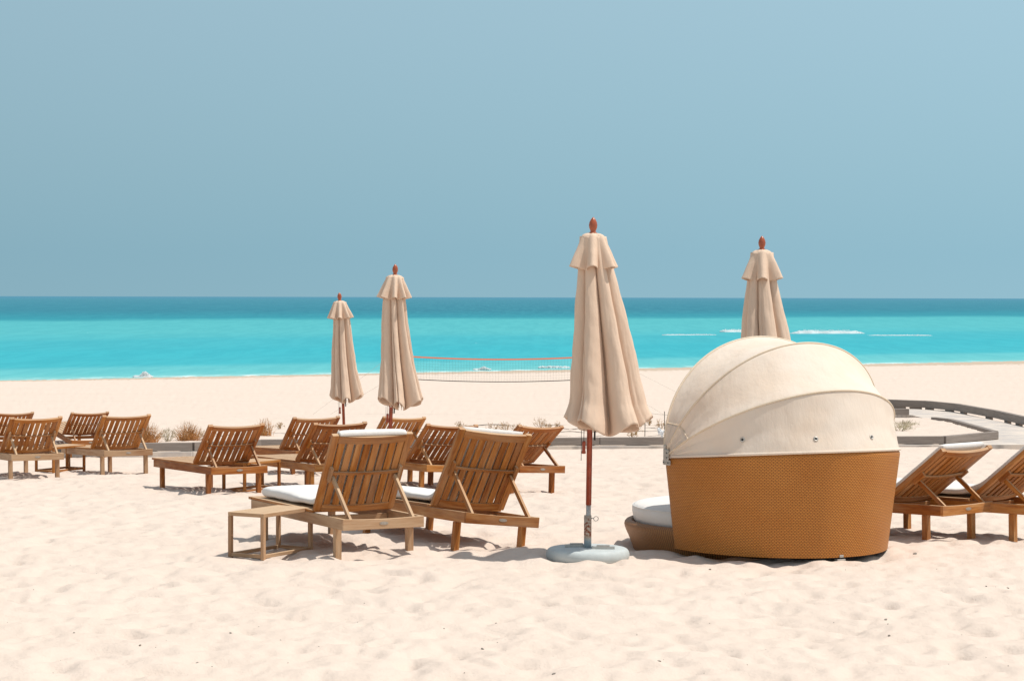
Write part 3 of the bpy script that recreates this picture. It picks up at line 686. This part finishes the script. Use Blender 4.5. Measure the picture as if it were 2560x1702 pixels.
# ================================================================ FOLDED UMBRELLAS
def umbrella(x, y, s_label, lean, tw, body, nl=8, seed=0, base=True, ph=0.0, H=2.6, zend=.99, up_right=.10, skirt=.185, pw=.34):
    """body: list of (z, centre offset, half width) of the furled canvas; lean: x shift of the finial"""
    rr = np.random.default_rng(seed + 5); z0 = gz(x, y)
    tilt = math.atan2(lean, H)
    root = empty('umbrella', Matrix.Translation((x, y, z0)) @ Matrix.Rotation(tilt, 4, 'Y') @ Matrix.Rotation(tw, 4, 'X'), s_label, 'umbrella', 'furled beige beach umbrellas')
    # pole
    p = MB(); p.lathe([(.0215, .42), (.0215, 2.50)], 20); p.build('pole', M['pole'], root, True)
    p = MB(); p.lathe([(.0185, .10), (.0185, .42)], 20); p.build('lower_pole', M['steel'], root, True)
    f = MB(); f.lathe([(.012, 2.485), (.030, 2.49), (.030, 2.500), (.020, 2.506), (.022, 2.515), (.030, 2.535), (.033, 2.555), (.029, 2.578), (.018, 2.600), (.006, 2.614), (.001, 2.618)], 24)
    f.build('finial', M['finial'], root, True)
    # canvas
    NT, NZ = 720, 90
    w = rr.uniform(.75, 1.3, nl); w /= w.sum(); edges = np.r_[0, np.cumsum(w)] * 2 * np.pi + ph
    th = np.linspace(0, 2 * np.pi, NT, endpoint=False) + ph
    k = np.clip(np.searchsorted(edges, th, 'right') - 1, 0, nl - 1); t = (th - edges[k]) / (edges[k + 1] - edges[k])
    amp = rr.uniform(.82, 1.0, nl)[k]; skew = rr.uniform(.55, 1.5, nl)[k]
    shp = np.sin(np.pi * t ** skew) ** pw
    tcr = rr.uniform(.3, .7, nl)[k]; dcr = rr.uniform(.03, .12, nl)[k]; wcr = rr.uniform(.03, .07, nl)[k]; scr = rr.uniform(.0, .5, nl)[k]
    zt = 2.47; P = np.zeros((NZ, NT, 3))
    bz = np.array([b[0] for b in body]); bc = np.array([b[1] for b in body]); bw = np.array([b[2] for b in body])
    o_ = np.argsort(bz); bz, bc, bw = bz[o_], bc[o_], bw[o_]
    for i in range(NZ):
        s = i / (NZ - 1)
        c_right = np.cos(th)
        zb = zend + .095 * np.sin(np.pi * t) ** 1.6 * amp - .015 * (1 - shp) + up_right * np.clip(c_right, -.2, 1) * .3 + .03 * np.sin(th * 2 + 1)
        z = zt + (zb - zt) * s
        c = np.interp(z, bz, bc); hw = np.interp(z, bz, bw)
        val = np.interp(s, [0, .08, .3, 1], [.96, .56, .30, .18])
        rad = hw * (val + (1 - val) * shp) * (1 - (1 - amp) * s * .7)
        rad = rad * (1 - dcr * np.exp(-((t - tcr - .10 * np.sin(3 * s + tcr * 9)) / wcr) ** 2) * np.clip((s - scr) * 3, 0, 1))
        rad = rad * (1 + .035 * noise(th * 9, np.full_like(th, s * 9 ) + th * 3, seed + 13) * (.3 + .7 * s) * .6)
        rad = rad * (1 + .035 * noise(th * 3.1, np.full_like(th, s * 5), seed + 3) + .02 * noise(np.cos(th) * 4, np.sin(th) * 4 + s * 11, seed + 4) )
        rad = rad * (1 + .07 * max(0, (s - .8) / .2) ** 2 * shp)
        swirl = .10 * shp * s * np.where(k % 2 == 0, 1, -1)
        a = th + swirl
        dep = .78 + .12 * s
        P[i, :, 0] = c + np.cos(a) * rad; P[i, :, 1] = np.sin(a) * rad * dep; P[i, :, 2] = z
    cn = sheet('canopy', P, M['umbrella'], root, closed_u=True, thick=.003)
    # upper skirt (vent)
    NS = 30; Q = np.zeros((NS, NT, 3)); e2 = np.linspace(0, 2 * np.pi, nl + 1) + rr.uniform(-.15, .15, nl + 1) + ph + .25; e2[-1] = e2[0] + 2 * np.pi
    th2 = np.linspace(0, 2 * np.pi, NT, endpoint=False) + e2[0]; k2 = np.clip(np.searchsorted(e2, th2, 'right') - 1, 0, nl - 1); t2 = (th2 - e2[k2]) / (e2[k2 + 1] - e2[k2])
    cusp = np.abs(np.cos(np.pi * t2)) ** 1.8; am2 = np.interp(t2, [0, 1], [1, 1]) * rr.uniform(.85, 1.1, nl)[k2]
    topc = np.interp(2.4, bz, bc)
    for i in range(NS):
        s = i / (NS - 1)
        rs_ = np.interp(s, [0, .04, .10, .18, .6, 1], [.022, .060, .086, .101, .150, skirt * 1.04])
        rad = rs_ * (1 - (.02 + .50 * s ** .8) * (1 - cusp) * am2) + .012 * s * s * cusp
        zc_ = np.interp(s, [0, .04, .10, .18, 1], [2.494, 2.490, 2.478, 2.450, 2.240]) - .030 * s * (1 - cusp) + .006 * noise(th2 * 2, np.full_like(th2, s * 3), seed + 8)
        Q[i, :, 0] = topc * s * .8 + np.cos(th2) * rad; Q[i, :, 1] = np.sin(th2) * rad * .95; Q[i, :, 2] = zc_
    sheet('top_skirt', Q, M['umbrella'], root, closed_u=True, thick=.003)
    # ribs with pale caps
    for q in range(nl):
        an = ph + 2 * math.pi * (q + .5) / nl; cz = zend + .01
        cb = float(np.interp(cz, bz, bc)); hw = float(np.interp(cz, bz, bw)) * .30
        e = Vector((cb * .75 + math.cos(an) * hw, math.sin(an) * hw, cz)); rb = MB(); rb.tube([(math.cos(an) * .03, math.sin(an) * .03, 2.42), e], .0075, 6)
        rib = rb.build('rib', M['pole'], root, True)
        cp = MB(); d = (e - Vector((0, 0, 2.42))).normalized(); cp.tube([e - d * .02, e + d * .016], [.008, .009], 8); cp.build('rib_cap', M['whitecap'], rib, True)
    # pull handle on its cord, dark catch on the pole
    hx = -.045 if seed == 0 else (-.035 if seed != 2 else -.05)
    zz = zend - .08; h = MB(); h.lathe([(.006, zz - .098), (.015, zz - .096), (.017, zz - .088), (.013, zz - .07), (.0125, zz - .03), (.014, zz - .012), (.011, zz)], 14, (hx, -.03, 0)); ho = h.build('pull_handle', M['pole'], root, True)
    c = MB(); c.tube([(hx, -.03, zz), (hx, -.03, zend + .12)], .0028, 5); c.tube([(hx - .02, -.03, zend), (hx - .018, -.03, zz - .15)], .0022, 4); c.build('cord', M['cord'] if seed else M['black'], ho, True)
    b = MB(); b.box((.038, -.004, zend - .03), (.014, .02, .09)); b.build('catch', M['black'], root, bevel=.003)
    if base:
        g = MB(); pr = [(.30 * math.sin(q) ** .0 if False else .0, 0)]
        pr = [(.20, -.02)] + [(.250 + .070 * math.sin(q) ** .55, .060 - .072 * math.cos(q)) for q in np.linspace(.12, math.pi - .2, 18)] + [(.16, .128), (.06, .131), (.001, .131)]
        g.lathe(pr, 56); bo = g.build('base_weight', M['concrete'], root, True); bo.rotation_euler = (0, -tilt, 0)
        sl_ = MB(); sl_.lathe([(.0285, .12), (.0285, .465), (.019, .465)], 24); so_ = sl_.build('pole_sleeve', M['rust'], bo, False); bo.location = (0, 0, -.004); bo.scale = (1, 1, .74) if seed == 0 else (.82, .82, .7); so_.data.polygons.foreach_set('use_smooth', [len(pp.vertices) == 4 for pp in so_.data.polygons])
        rg = MB(); rg.tube([(.028, 0, .435), (.046, 0, .432)], .005, 8); rg.tube([(.063 + .018 * math.cos(q), .008 * math.cos(q), .430 + .024 * math.sin(q)) for q in np.linspace(0, 2 * math.pi, 17)], .0032, 6); rg.build('eye_screw', M['steel'], so_, True)
        for (cx_, cy_, rz) in ((.115, -.075, -4), (-.085, .05, 3)):
            hb = MB(); rot = Matrix.Rotation(R(rz), 3, 'Z'); hb.box((cx_, cy_, .153), (.175, .035, .006), rot)
            hb.box((cx_, cy_ - .017, .142), (.175, .006, .026), rot); hb.box((cx_, cy_ - .0, .163), (.10, .016, .014), rot)
            for q in (-.08, .08): hb.box((cx_ + q, cy_, .138), (.008, .03, .026), rot)
            hb.build('carry_handle', M['steel'], bo, bevel=.0015)
    return root
umbrella(.583, 16.5, 'tall furled beige umbrella in front on a round pale concrete base', .035, R(0), [(2.47, .0, .10), (2.2, .03, .145), (1.9, .062, .205), (1.5, .105, .285), (1.2, .13, .335), (1.06, .145, .385), (.9, .15, .39)], 6, 0, ph=.2)
umbrella(-1.40, 24.5, 'furled beige umbrella with many narrow folds, second from the left, over the loungers', .075, 0, [(2.47, .0, .10), (2.2, .00, .135), (1.9, .02, .165), (1.5, .06, .215), (1.06, .115, .295), (.9, .12, .30)], 9, 1, ph=.9, zend=1.0, up_right=.06, skirt=.185, pw=.5)
umbrella(-2.50, 32.4, 'smallest and farthest furled beige umbrella, its tip just below the horizon line', -.09, 0, [(2.47, .0, .10), (2.2, .02, .13), (1.9, .02, .160), (1.5, .03, .205), (1.06, .055, .270), (.9, .06, .275)], 8, 2, ph=.5, zend=.98, up_right=.08, skirt=.185, pw=.5)
umbrella(2.23, 19.3, 'furled beige umbrella rising behind the daybed hood, its lower half hidden', 0.0, 0, [(2.47, .0, .10), (2.2, .00, .14), (1.9, .015, .205), (1.6, .04, .262), (1.06, .06, .29), (.9, .06, .27)], 6, 3, ph=1.25, skirt=.185)

# ================================================================ WICKER DAYBED
O = Vector((2.07, 17.286, 0)); PHI = R(64.54); rv = np.array([math.cos(PHI), -math.sin(PHI), 0]); wv = np.array([-math.sin(PHI), -math.cos(PHI), 0]); zv_ = np.array([0, 0, 1.])
DA, DB, ZR, KR, ZP, SB = .964, 1.142, .744, .080, .752, .908
bed = empty('daybed', O, 'large honey-brown wicker daybed with a cream canvas hood', 'daybed')
def shell_pt(t, s, k=1.0):
    "t 0..pi round the plan, s 0 bottom..1 rim"
    f = (SB + (1 - SB) * s) * k; su = np.sin(t); cu = np.cos(t)
    return np.outer(cu * DA * f, wv) + np.outer(su * DB * f, rv) + np.outer((ZR + KR * su * DB) * s + .035 * (1 - s), zv_)
tt = np.linspace(0, np.pi, 150)
loop = [(s, 1.0) for s in np.linspace(0, .965, 34)] + [(.985, .998), (1.0, .988), (1.004, .978), (1.0, .965), (.985, .956)] + [(s, .952) for s in np.linspace(.95, 0, 16)]
P = np.stack([shell_pt(tt, s, k) for s, k in loop])
arc = np.r_[0, np.cumsum(np.linalg.norm(np.diff(shell_pt(tt, .5), axis=0), axis=1))]
vv = np.r_[0, np.cumsum([abs(loop[i + 1][0] - loop[i][0]) * .8 + abs(loop[i + 1][1] - loop[i][1]) for i in range(len(loop) - 1)])]
# close the open ends of the wall by starting and ending with a collapsed seam
UV = np.stack([np.broadcast_to(arc, (len(loop), 150)), np.broadcast_to(vv[:, None], (len(loop), 150))], -1)
sh = sheet('shell', P, M['wicker'], bed, uv=UV)
bm = bmesh.new(); bm.from_mesh(sh.data); bm.verts.ensure_lookup_table(); nl_ = len(loop)
for col in (0, 149):
    bm.faces.new([bm.verts[i * 150 + col] for i in range(nl_)])
bmesh.ops.recalc_face_normals(bm, faces=bm.faces); bm.to_mesh(sh.data); bm.free()
# seat platform inside the shell behind the round pouf
t3 = np.linspace(.55, np.pi - .55, 40); ring = shell_pt(t3, .25, .94)[:, :2]
mb = MB(); prism(mb, [tuple(q) for q in ring], .05, .26); mb.build('seat_base', M['wicker_brown'], bed)
mb = MB(); ring2 = shell_pt(t3, .35, .93)[:, :2]; prism(mb, [tuple(q) for q in ring2], .262, .38); mb.build('seat_pad', M['cushion'], bed, bevel=.03)
# hood: three hoops hinged at the two ends of the rim
def hoop(t, Lh, be, k=1.0):
    be = R(be); return zv_ * ZP + np.outer(np.cos(t) * DA * k, wv) + np.outer(np.sin(t) * Lh * k, rv * math.cos(be) + zv_ * math.sin(be))
HA, HB, HC = (.942, 98.9), (1.045, 59.1), (1.139, 28.7)
th_ = np.linspace(0, np.pi, 120)
hood = MB(); hoods = []
def panel(A_, B_, name, sag, n=22, thick=.004):
    rows = []
    for v in np.linspace(0, 1, n):
        q = A_ * (1 - v) + B_ * v
        c = zv_ * (ZP + .02) ; q = q + (c - q) * (sag * 4 * v * (1 - v)) * np.sin(th_)[:, None] ** .5
        rows.append(q)
    return np.stack(rows)
cA, cB, cC = hoop(th_, *HA), hoop(th_, *HB), hoop(th_, *HC)
rim = shell_pt(th_, 1.0, .992) + zv_ * .004
SHEETS = []
for a_, b_, nm, sg in ((cA, cB, 'hood_panel', .030), (cB, cC, 'hood_panel', .028), (cC, rim, 'back_panel', .012)):
    P = panel(a_, b_, nm, sg); N = noise(np.arange(P.shape[1])[None] * .09 + np.zeros((P.shape[0], 1)), np.arange(P.shape[0])[:, None] * .12 + 0 * np.zeros((1, P.shape[1])), 33)
    cen = np.array([0, 0, .85]); dirs = P - cen; dirs /= np.linalg.norm(dirs, axis=2, keepdims=True); 
    v_ = np.linspace(0, 1, P.shape[0])[:, None, None]
    tg_ = th_[None, :, None]; gather = np.exp(-(np.minimum(tg_, np.pi - tg_) / .32) ** 2)
    P = P + dirs * (N[..., None] * .010 * np.sin(np.pi * v_) + gather * .0045 * np.sin(v_ * 31 + 2 * N[..., None]) * np.sin(np.pi * v_) + .003 * np.sin(th_ * 23 + 3 * N)[..., None] * (v_ ** 3 + (1 - v_) ** 3) * (1 - v_ ** 12) * np.sin(np.pi * np.clip(v_, .02, .98)))
    SHEETS.append(P); hoods.append(sheet(nm, P, M['hood'], bed, thick=.004))
for c_, nm, r_ in ((cA, 'hood_hoop', .009), (cB, 'hood_hoop', .008), (cC, 'hood_hoop', .008)):
    mb = MB(); dirs = c_ - np.array([0, 0, .85]); dirs /= np.linalg.norm(dirs, axis=1, keepdims=True); mb.tube([tuple(q) for q in c_ + dirs * .002], r_, 8); mb.build(nm, M['piping'], bed, True)
mb = MB(); rr_ = shell_pt(th_[3:-3], 1.0, .995) + zv_ * .012; mb.tube([tuple(q) for q in rr_], .011, 8); mb.build('hem', M['hood'], bed, True)
# stitched corner patch near the hinge
Pp = []
for (a_, b_) in ((SHEETS[0], None), (SHEETS[1], None)):
    sub = a_[:, 3:12].copy(); cen = np.array([0, 0, .85]); d_ = -np.cross(np.array(wv), np.array([0, 0, 1.]))
    dd_ = sub - np.array([0, 0, .80]); nrm = dd_ / np.linalg.norm(dd_, axis=2, keepdims=True)
    Pp.append(sub + nrm * .005)
for q in Pp: sheet('corner_patch', q, M['hood'], bed, thick=.002)
for q, cc in ((Pp[0], 8), (Pp[1], 8)):
    mb = MB(); mb.tube([tuple(x_) for x_ in q[:, cc]], .0045, 5); mb.build('patch_seam', M['piping'], bed, True)
# eyelets
bp = SHEETS[2]
def proj(p):
    q = camo.matrix_world.inverted() @ (Vector(p) + O); return 1280 + FPX * q.x / -q.z, 851 - FPX * q.y / -q.z
for (ex, ey) in ((1852.4, 1098.7), (2037, 1098), (2179.8, 1092)):
    best = min(((proj(bp[i, j])[0] - ex) ** 2 + (proj(bp[i, j])[1] - ey) ** 2, i, j) for i in range(2, 21) for j in range(2, 118))
    i, j = best[1:]; p = Vector(bp[i, j]); a_ = Vector(bp[i, j + 1]) - Vector(bp[i, j - 1]); b_ = Vector(bp[i + 1, j]) - Vector(bp[i - 1, j]); n_ = a_.cross(b_).normalized()
    if n_.dot(Vector((-O.x, -O.y, 0))) < 0: n_ = -n_
    ro = n_.to_track_quat('Z', 'Y').to_matrix().to_4x4()
    g = MB(); g.lathe([(.009, .001), (.010, .006), (.017, .006), (.020, .001)], 20); eo = g.build('eyelet', M['steel'], bed, True)
    eo.matrix_basis = Matrix.Translation(p + n_ * .002) @ ro
    d = MB(); d.lathe([(.0095, .0025), (.0095, .0045)], 16); dk = d.build('hole', M['black'], eo)
# hinge bracket at each end of the rim
for sgn in (1, -1):
    e0 = Vector(wv * DA * sgn); tg = Vector(rv)
    br = MB(); ang = math.atan2(rv[1], rv[0]); rot = Matrix.Rotation(ang, 3, 'Z')
    ou = Vector(wv) * sgn * .006
    br.box(e0 * 1.003 + tg * .040 + ou + Vector((0, 0, .715)), (.115, .006, .040), rot)
    br.box(e0 * 1.001 + tg * .030 + ou * 1.4 + Vector((0, 0, .775)), (.080, .007, .085), rot)
    br.box(e0 + tg * .004 + Vector((0, 0, .79)), (.030, .020, .12), rot)
    bo = br.build('hinge_bracket', M['steel'], bed, bevel=.003)
    sc_ = MB()
    for (u_, z_) in ((.005, .715), (.075, .715), (.055, .79), (.055, .755)):
        c = e0 * 1.003 + tg * u_ + ou * 2.3 + Vector((0, 0, z_)); sc_.tube([c, c + ou * .8], .005, 8)
    sc_.build('screws', M['black'], bo, True)
# small metal feet
for t_ in (1.55, 2.9):
    q = shell_pt(np.array([t_]), 0, .985)[0]; tg = shell_pt(np.array([t_ + .01]), 0, .985)[0] - q; ang = math.atan2(tg[1], tg[0])
    f = MB(); f.box((q[0], q[1], .004), (.07, .05, .040), Matrix.Rotation(ang, 3, 'Z')); f.box((q[0], q[1], .045), (.035, .052, .02), Matrix.Rotation(ang, 3, 'Z')); f.build('foot', M['steel'], bed, bevel=.003)

# round pouf in the mouth of the daybed
PC = Vector((1.853, 17.648, -.075)); PR = .93
pts = [(PR * .91, 0), (PR * .935, .07), (PR * .965, .14), (PR * .985, .18), (PR * .996, .21), (PR, .228), (PR * .995, .245), (PR * .983, .258), (PR * .966, .265), (PR * .95, .266), (PR * .935, .262), (PR * .922, .248), (PR * .90, .20), (.02, .20)]
n = 180; an = np.linspace(0, 2 * np.pi, n + 1); rr2 = np.array([p[0] for p in pts]); zz2 = np.array([p[1] for p in pts])
P = np.stack([np.stack([r_ * np.cos(an), r_ * np.sin(an), np.full_like(an, z_)], -1) for r_, z_ in pts])
vv = np.r_[0, np.cumsum(np.hypot(np.diff(rr2), np.diff(zz2)))]
pf = sheet('pouf', P, M['wicker_brown'], uv=np.stack([np.broadcast_to(an * PR, (len(pts), n + 1)), np.broadcast_to(vv[:, None], (len(pts), n + 1))], -1)); pf.location = PC
tag(pf, 'low round brown wicker pouf sticking out left of the daybed', 'pouf')
cu_ = MB(); cr = .865
cu_.lathe([(cr * .90, .21), (cr * .955, .225), (cr * .985, .27), (cr * 1.0, .33), (cr, .365), (cr * .99, .385), (cr * .965, .397), (cr * .90, .404), (cr * .5, .412), (.01, .414)], 90)
co = cu_.build('pouf_cushion', M['cushion'], smooth=True); co.location = PC; tag(co, 'thick round white cushion on the wicker pouf beside the daybed', 'cushion')
pm = MB()
pm.tube([(cr * .995 * math.cos(a), cr * .995 * math.sin(a), .380) for a in np.linspace(0, 2 * np.pi, 91)], .005, 6, False); pm.build('piping', M['cushion'], co, True)

# ================================================================ VOLLEYBALL NET
ND = 90.0; nx0, nx1 = -4.98, 3.78; gzn = gz(0, ND)
net = empty('volleyball_net', Vector((nx0, ND, gz(nx0, ND))), 'volleyball net with an orange top tape between two furled umbrellas', 'net')
bz_ = net.location.z
for x in (nx0, nx1):
    m_ = MB(); m_.tube([(x - nx0, 0, -.2), (x - nx0, 0, 2.55)], .035, 10); m_.build('post', M['steel'], net, True)
def sagc(x, z0, s): u = (x - nx0) / (nx1 - nx0); return z0 - s * 4 * u * (1 - u)
xs = np.linspace(nx0, nx1, 90)
top = lambda x: sagc(x, 2.50, .16); bot = lambda x: sagc(x, 1.53, .155)
tp = MB()
for a_, b_ in zip(xs, xs[1:]):
    o = len(tp.v); 
    for yv_ in (-.004, .004): tp.v += [(a_ - nx0, yv_, top(a_) - .062), (b_ - nx0, yv_, top(b_) - .062), (b_ - nx0, yv_, top(b_)), (a_ - nx0, yv_, top(a_))]; tp.g += [(0, 0, 0)] * 4
    tp.f += [(o, o + 1, o + 2, o + 3), (o + 7, o + 6, o + 5, o + 4), (o, o + 4, o + 5, o + 1), (o + 3, o + 2, o + 6, o + 7)]
tp.build('top_tape', M['orange'], net)
m_ = MB(); m_.tube([(x - nx0, 0, bot(x)) for x in xs], .018, 5); m_.build('bottom_cord', M['black'], net)
m_ = MB()
for x in np.arange(nx0 + .1, nx1, .12): m_.tube([(x - nx0, 0, bot(x)), (x - nx0, 0, top(x) - .07)], .0019, 3, False)
for k in range(1, 8):
    f = k / 8; m_.tube([(x - nx0, 0, bot(x) * (1 - f) + (top(x) - .07) * f) for x in xs[::3]], .0019, 3, False)
m_.build('mesh_net', M['net'], net)
for (x, gx, zz) in ((nx0, at(725, 1037).x, 2.5), (nx1, at(1790, 1030).x, 2.5), (nx0, nx0 - 2.6, 1.55), (nx1, nx1 + 2.6, 1.55)):
    m_ = MB(); m_.tube([(x - nx0, 0, zz), (gx - nx0, 0, gz(gx, ND) - bz_)], .004, 4); m_.build('guy_rope', M['cord'], net)

# ================================================================ FOAM
def crest(px0, px1, py, hgt, depth, label, seed, spray=0, lean=1.0, solid=1.0):
    "broken white water: a soft rolling ridge lying on the sea with spray thrown up along it"
    r = random.Random(seed); a = at(px0, py, z=SEA); b = at(px1, py, z=SEA); n = 240; m = 13; P = np.zeros((m, n, 3)); t = np.linspace(0, 1, n); d = b - a
    X = t * d.length; env = np.clip(t * 9, 0, 1) ** .8 * np.clip((1 - t) * 9, 0, 1) ** .6
    lump = np.clip(.85 + .28 * noise(X * .5, X * 0 + seed, 90) + .16 * noise(X * 1.7, X * 0 + seed, 91), .2, 1.3)
    for k in range(m):
        v = k / (m - 1)
        P[k, :, 0] = a.x + t * d.x; P[k, :, 1] = a.y + t * d.y + (v - .5) * depth * (.3 + .7 * env) + noise(X * .4, X * 0, seed + 95) * .5 * depth
        P[k, :, 2] = SEA + .08 + hgt * solid * env * lump * math.sin(math.pi * v) ** 1.2 - .25 * (k in (0, m - 1))
    mb = MB(); idx = lambda k, q: k * n + q
    mb.v = [tuple(p) for p in P.reshape(-1, 3)]; mb.g = [(0, 0, 0)] * len(mb.v)
    for k in range(m - 1):
        for q in range(n - 1): mb.f.append((idx(k, q), idx(k, q + 1), idx(k + 1, q + 1), idx(k + 1, q)))
    for _ in range(spray):
        u = min(.98, max(.02, r.gauss(.6, .2) if lean == 0 else r.random())); e = (math.exp(-((u - .6) / .22) ** 2) if lean == 0 else min(1, u * 6, (1 - u) * 6))
        c = Vector((a.x + u * d.x, a.y + u * d.y + r.uniform(-.5, .5) * depth, SEA + .05 + hgt * e * r.random() ** 1.3 * 1.25)); s_ = r.uniform(.018, .05) * (1 if lean == 0 else 1.6)
        o = len(mb.v)
        for dd in ((1, 0, 0), (-1, 0, 0), (0, 1, 0), (0, -1, 0), (0, 0, 1), (0, 0, -1)): mb.v.append((c + Vector(dd) * s_)[:]); mb.g.append((0, 0, 0))
        for x_, y_, z_ in ((0, 2, 4), (2, 1, 4), (1, 3, 4), (3, 0, 4), (2, 0, 5), (1, 2, 5), (3, 1, 5), (0, 3, 5)): mb.f.append((o + x_, o + y_, o + z_))
    return tag(mb.build('wave_foam', M['foam'], smooth=True), label, 'wave', 'breaking wave crests')
crest(1975, 2160, 835, .50, 4.0, 'brightest long white breaker right of the umbrella behind the daybed', 1, 500)
crest(1800, 1875, 829, .26, 4, 'white breaker just left of the umbrella behind the daybed', 2, 200)
crest(2170, 2330, 840, .10, 3, 'thin faint breaker trailing off right of the brightest one', 3, 260)
crest(1655, 1790, 838, .06, 2, 'thin faint breaker right of the front umbrella', 4, 200)
crest(332, 382, 943.5, .28, .8, 'small white splash on the shoreline at left', 5, 520, 0, .35)
crest(1182, 1228, 925, .16, .8, 'small white splash on the shoreline seen through the net', 6, 380, 0, .35)
crest(1345, 1425, 920, .07, .8, 'low white wash at the shoreline behind the right end of the net', 7, 160)

# ================================================================ GRIT ON THE SAND
def pebble_mesh(seed):
    bm = bmesh.new(); bmesh.ops.create_icosphere(bm, subdivisions=1, radius=1)
    r = random.Random(seed)
    for v in bm.verts: v.co = Vector((v.co.x * (1 + r.uniform(-.25, .25)), v.co.y * .7, v.co.z * .45)) 
    me = bpy.data.meshes.new('pebble'); bm.to_mesh(me); bm.free(); me.materials.append(M['pebble']); return me
pms = [pebble_mesh(i) for i in range(5)]; r = random.Random(5)
placed = [(1206, 1623, .012), (1240, 1556, .009), (1110, 1568, .008), (1210, 1598, .008), (2214, 1557, .014), (2151, 1547, .009), (2223, 1601, .013), (1648, 1660, .012), (1384, 1692, .012), (493, 1657, .010), (577, 1597, .009), (2288, 1393, .02), (1172, 1385, .012), (2520, 1470, .01), (350, 1629, .011), (185, 1597, .008), (2466, 1475, .009), (1775, 1425, .014)]
for k in range(60): placed.append((r.uniform(10, 2550), 1230 + 460 * r.random() ** .8, r.uniform(.003, .006)))
for k, (px, py, s) in enumerate(placed):
    p = at(px, py); zr_ = float(base_z(np.array([p.x]), np.array([p.y]))[0] + relief(np.array([p.x]), np.array([p.y]))[0])
    o = bpy.data.objects.new('pebble', pms[k % 5]); COL.objects.link(o); o.location = (p.x, p.y, zr_ + s * .25); o.scale = (s, s, s); o.rotation_euler = (r.uniform(-.4, .4), r.uniform(-.4, .4), r.uniform(0, 6))
    tag(o, 'tiny dark scrap of shell lying on the pale sand', 'pebble', 'scraps of shell scattered over the sand')
bpy.context.view_layer.update()
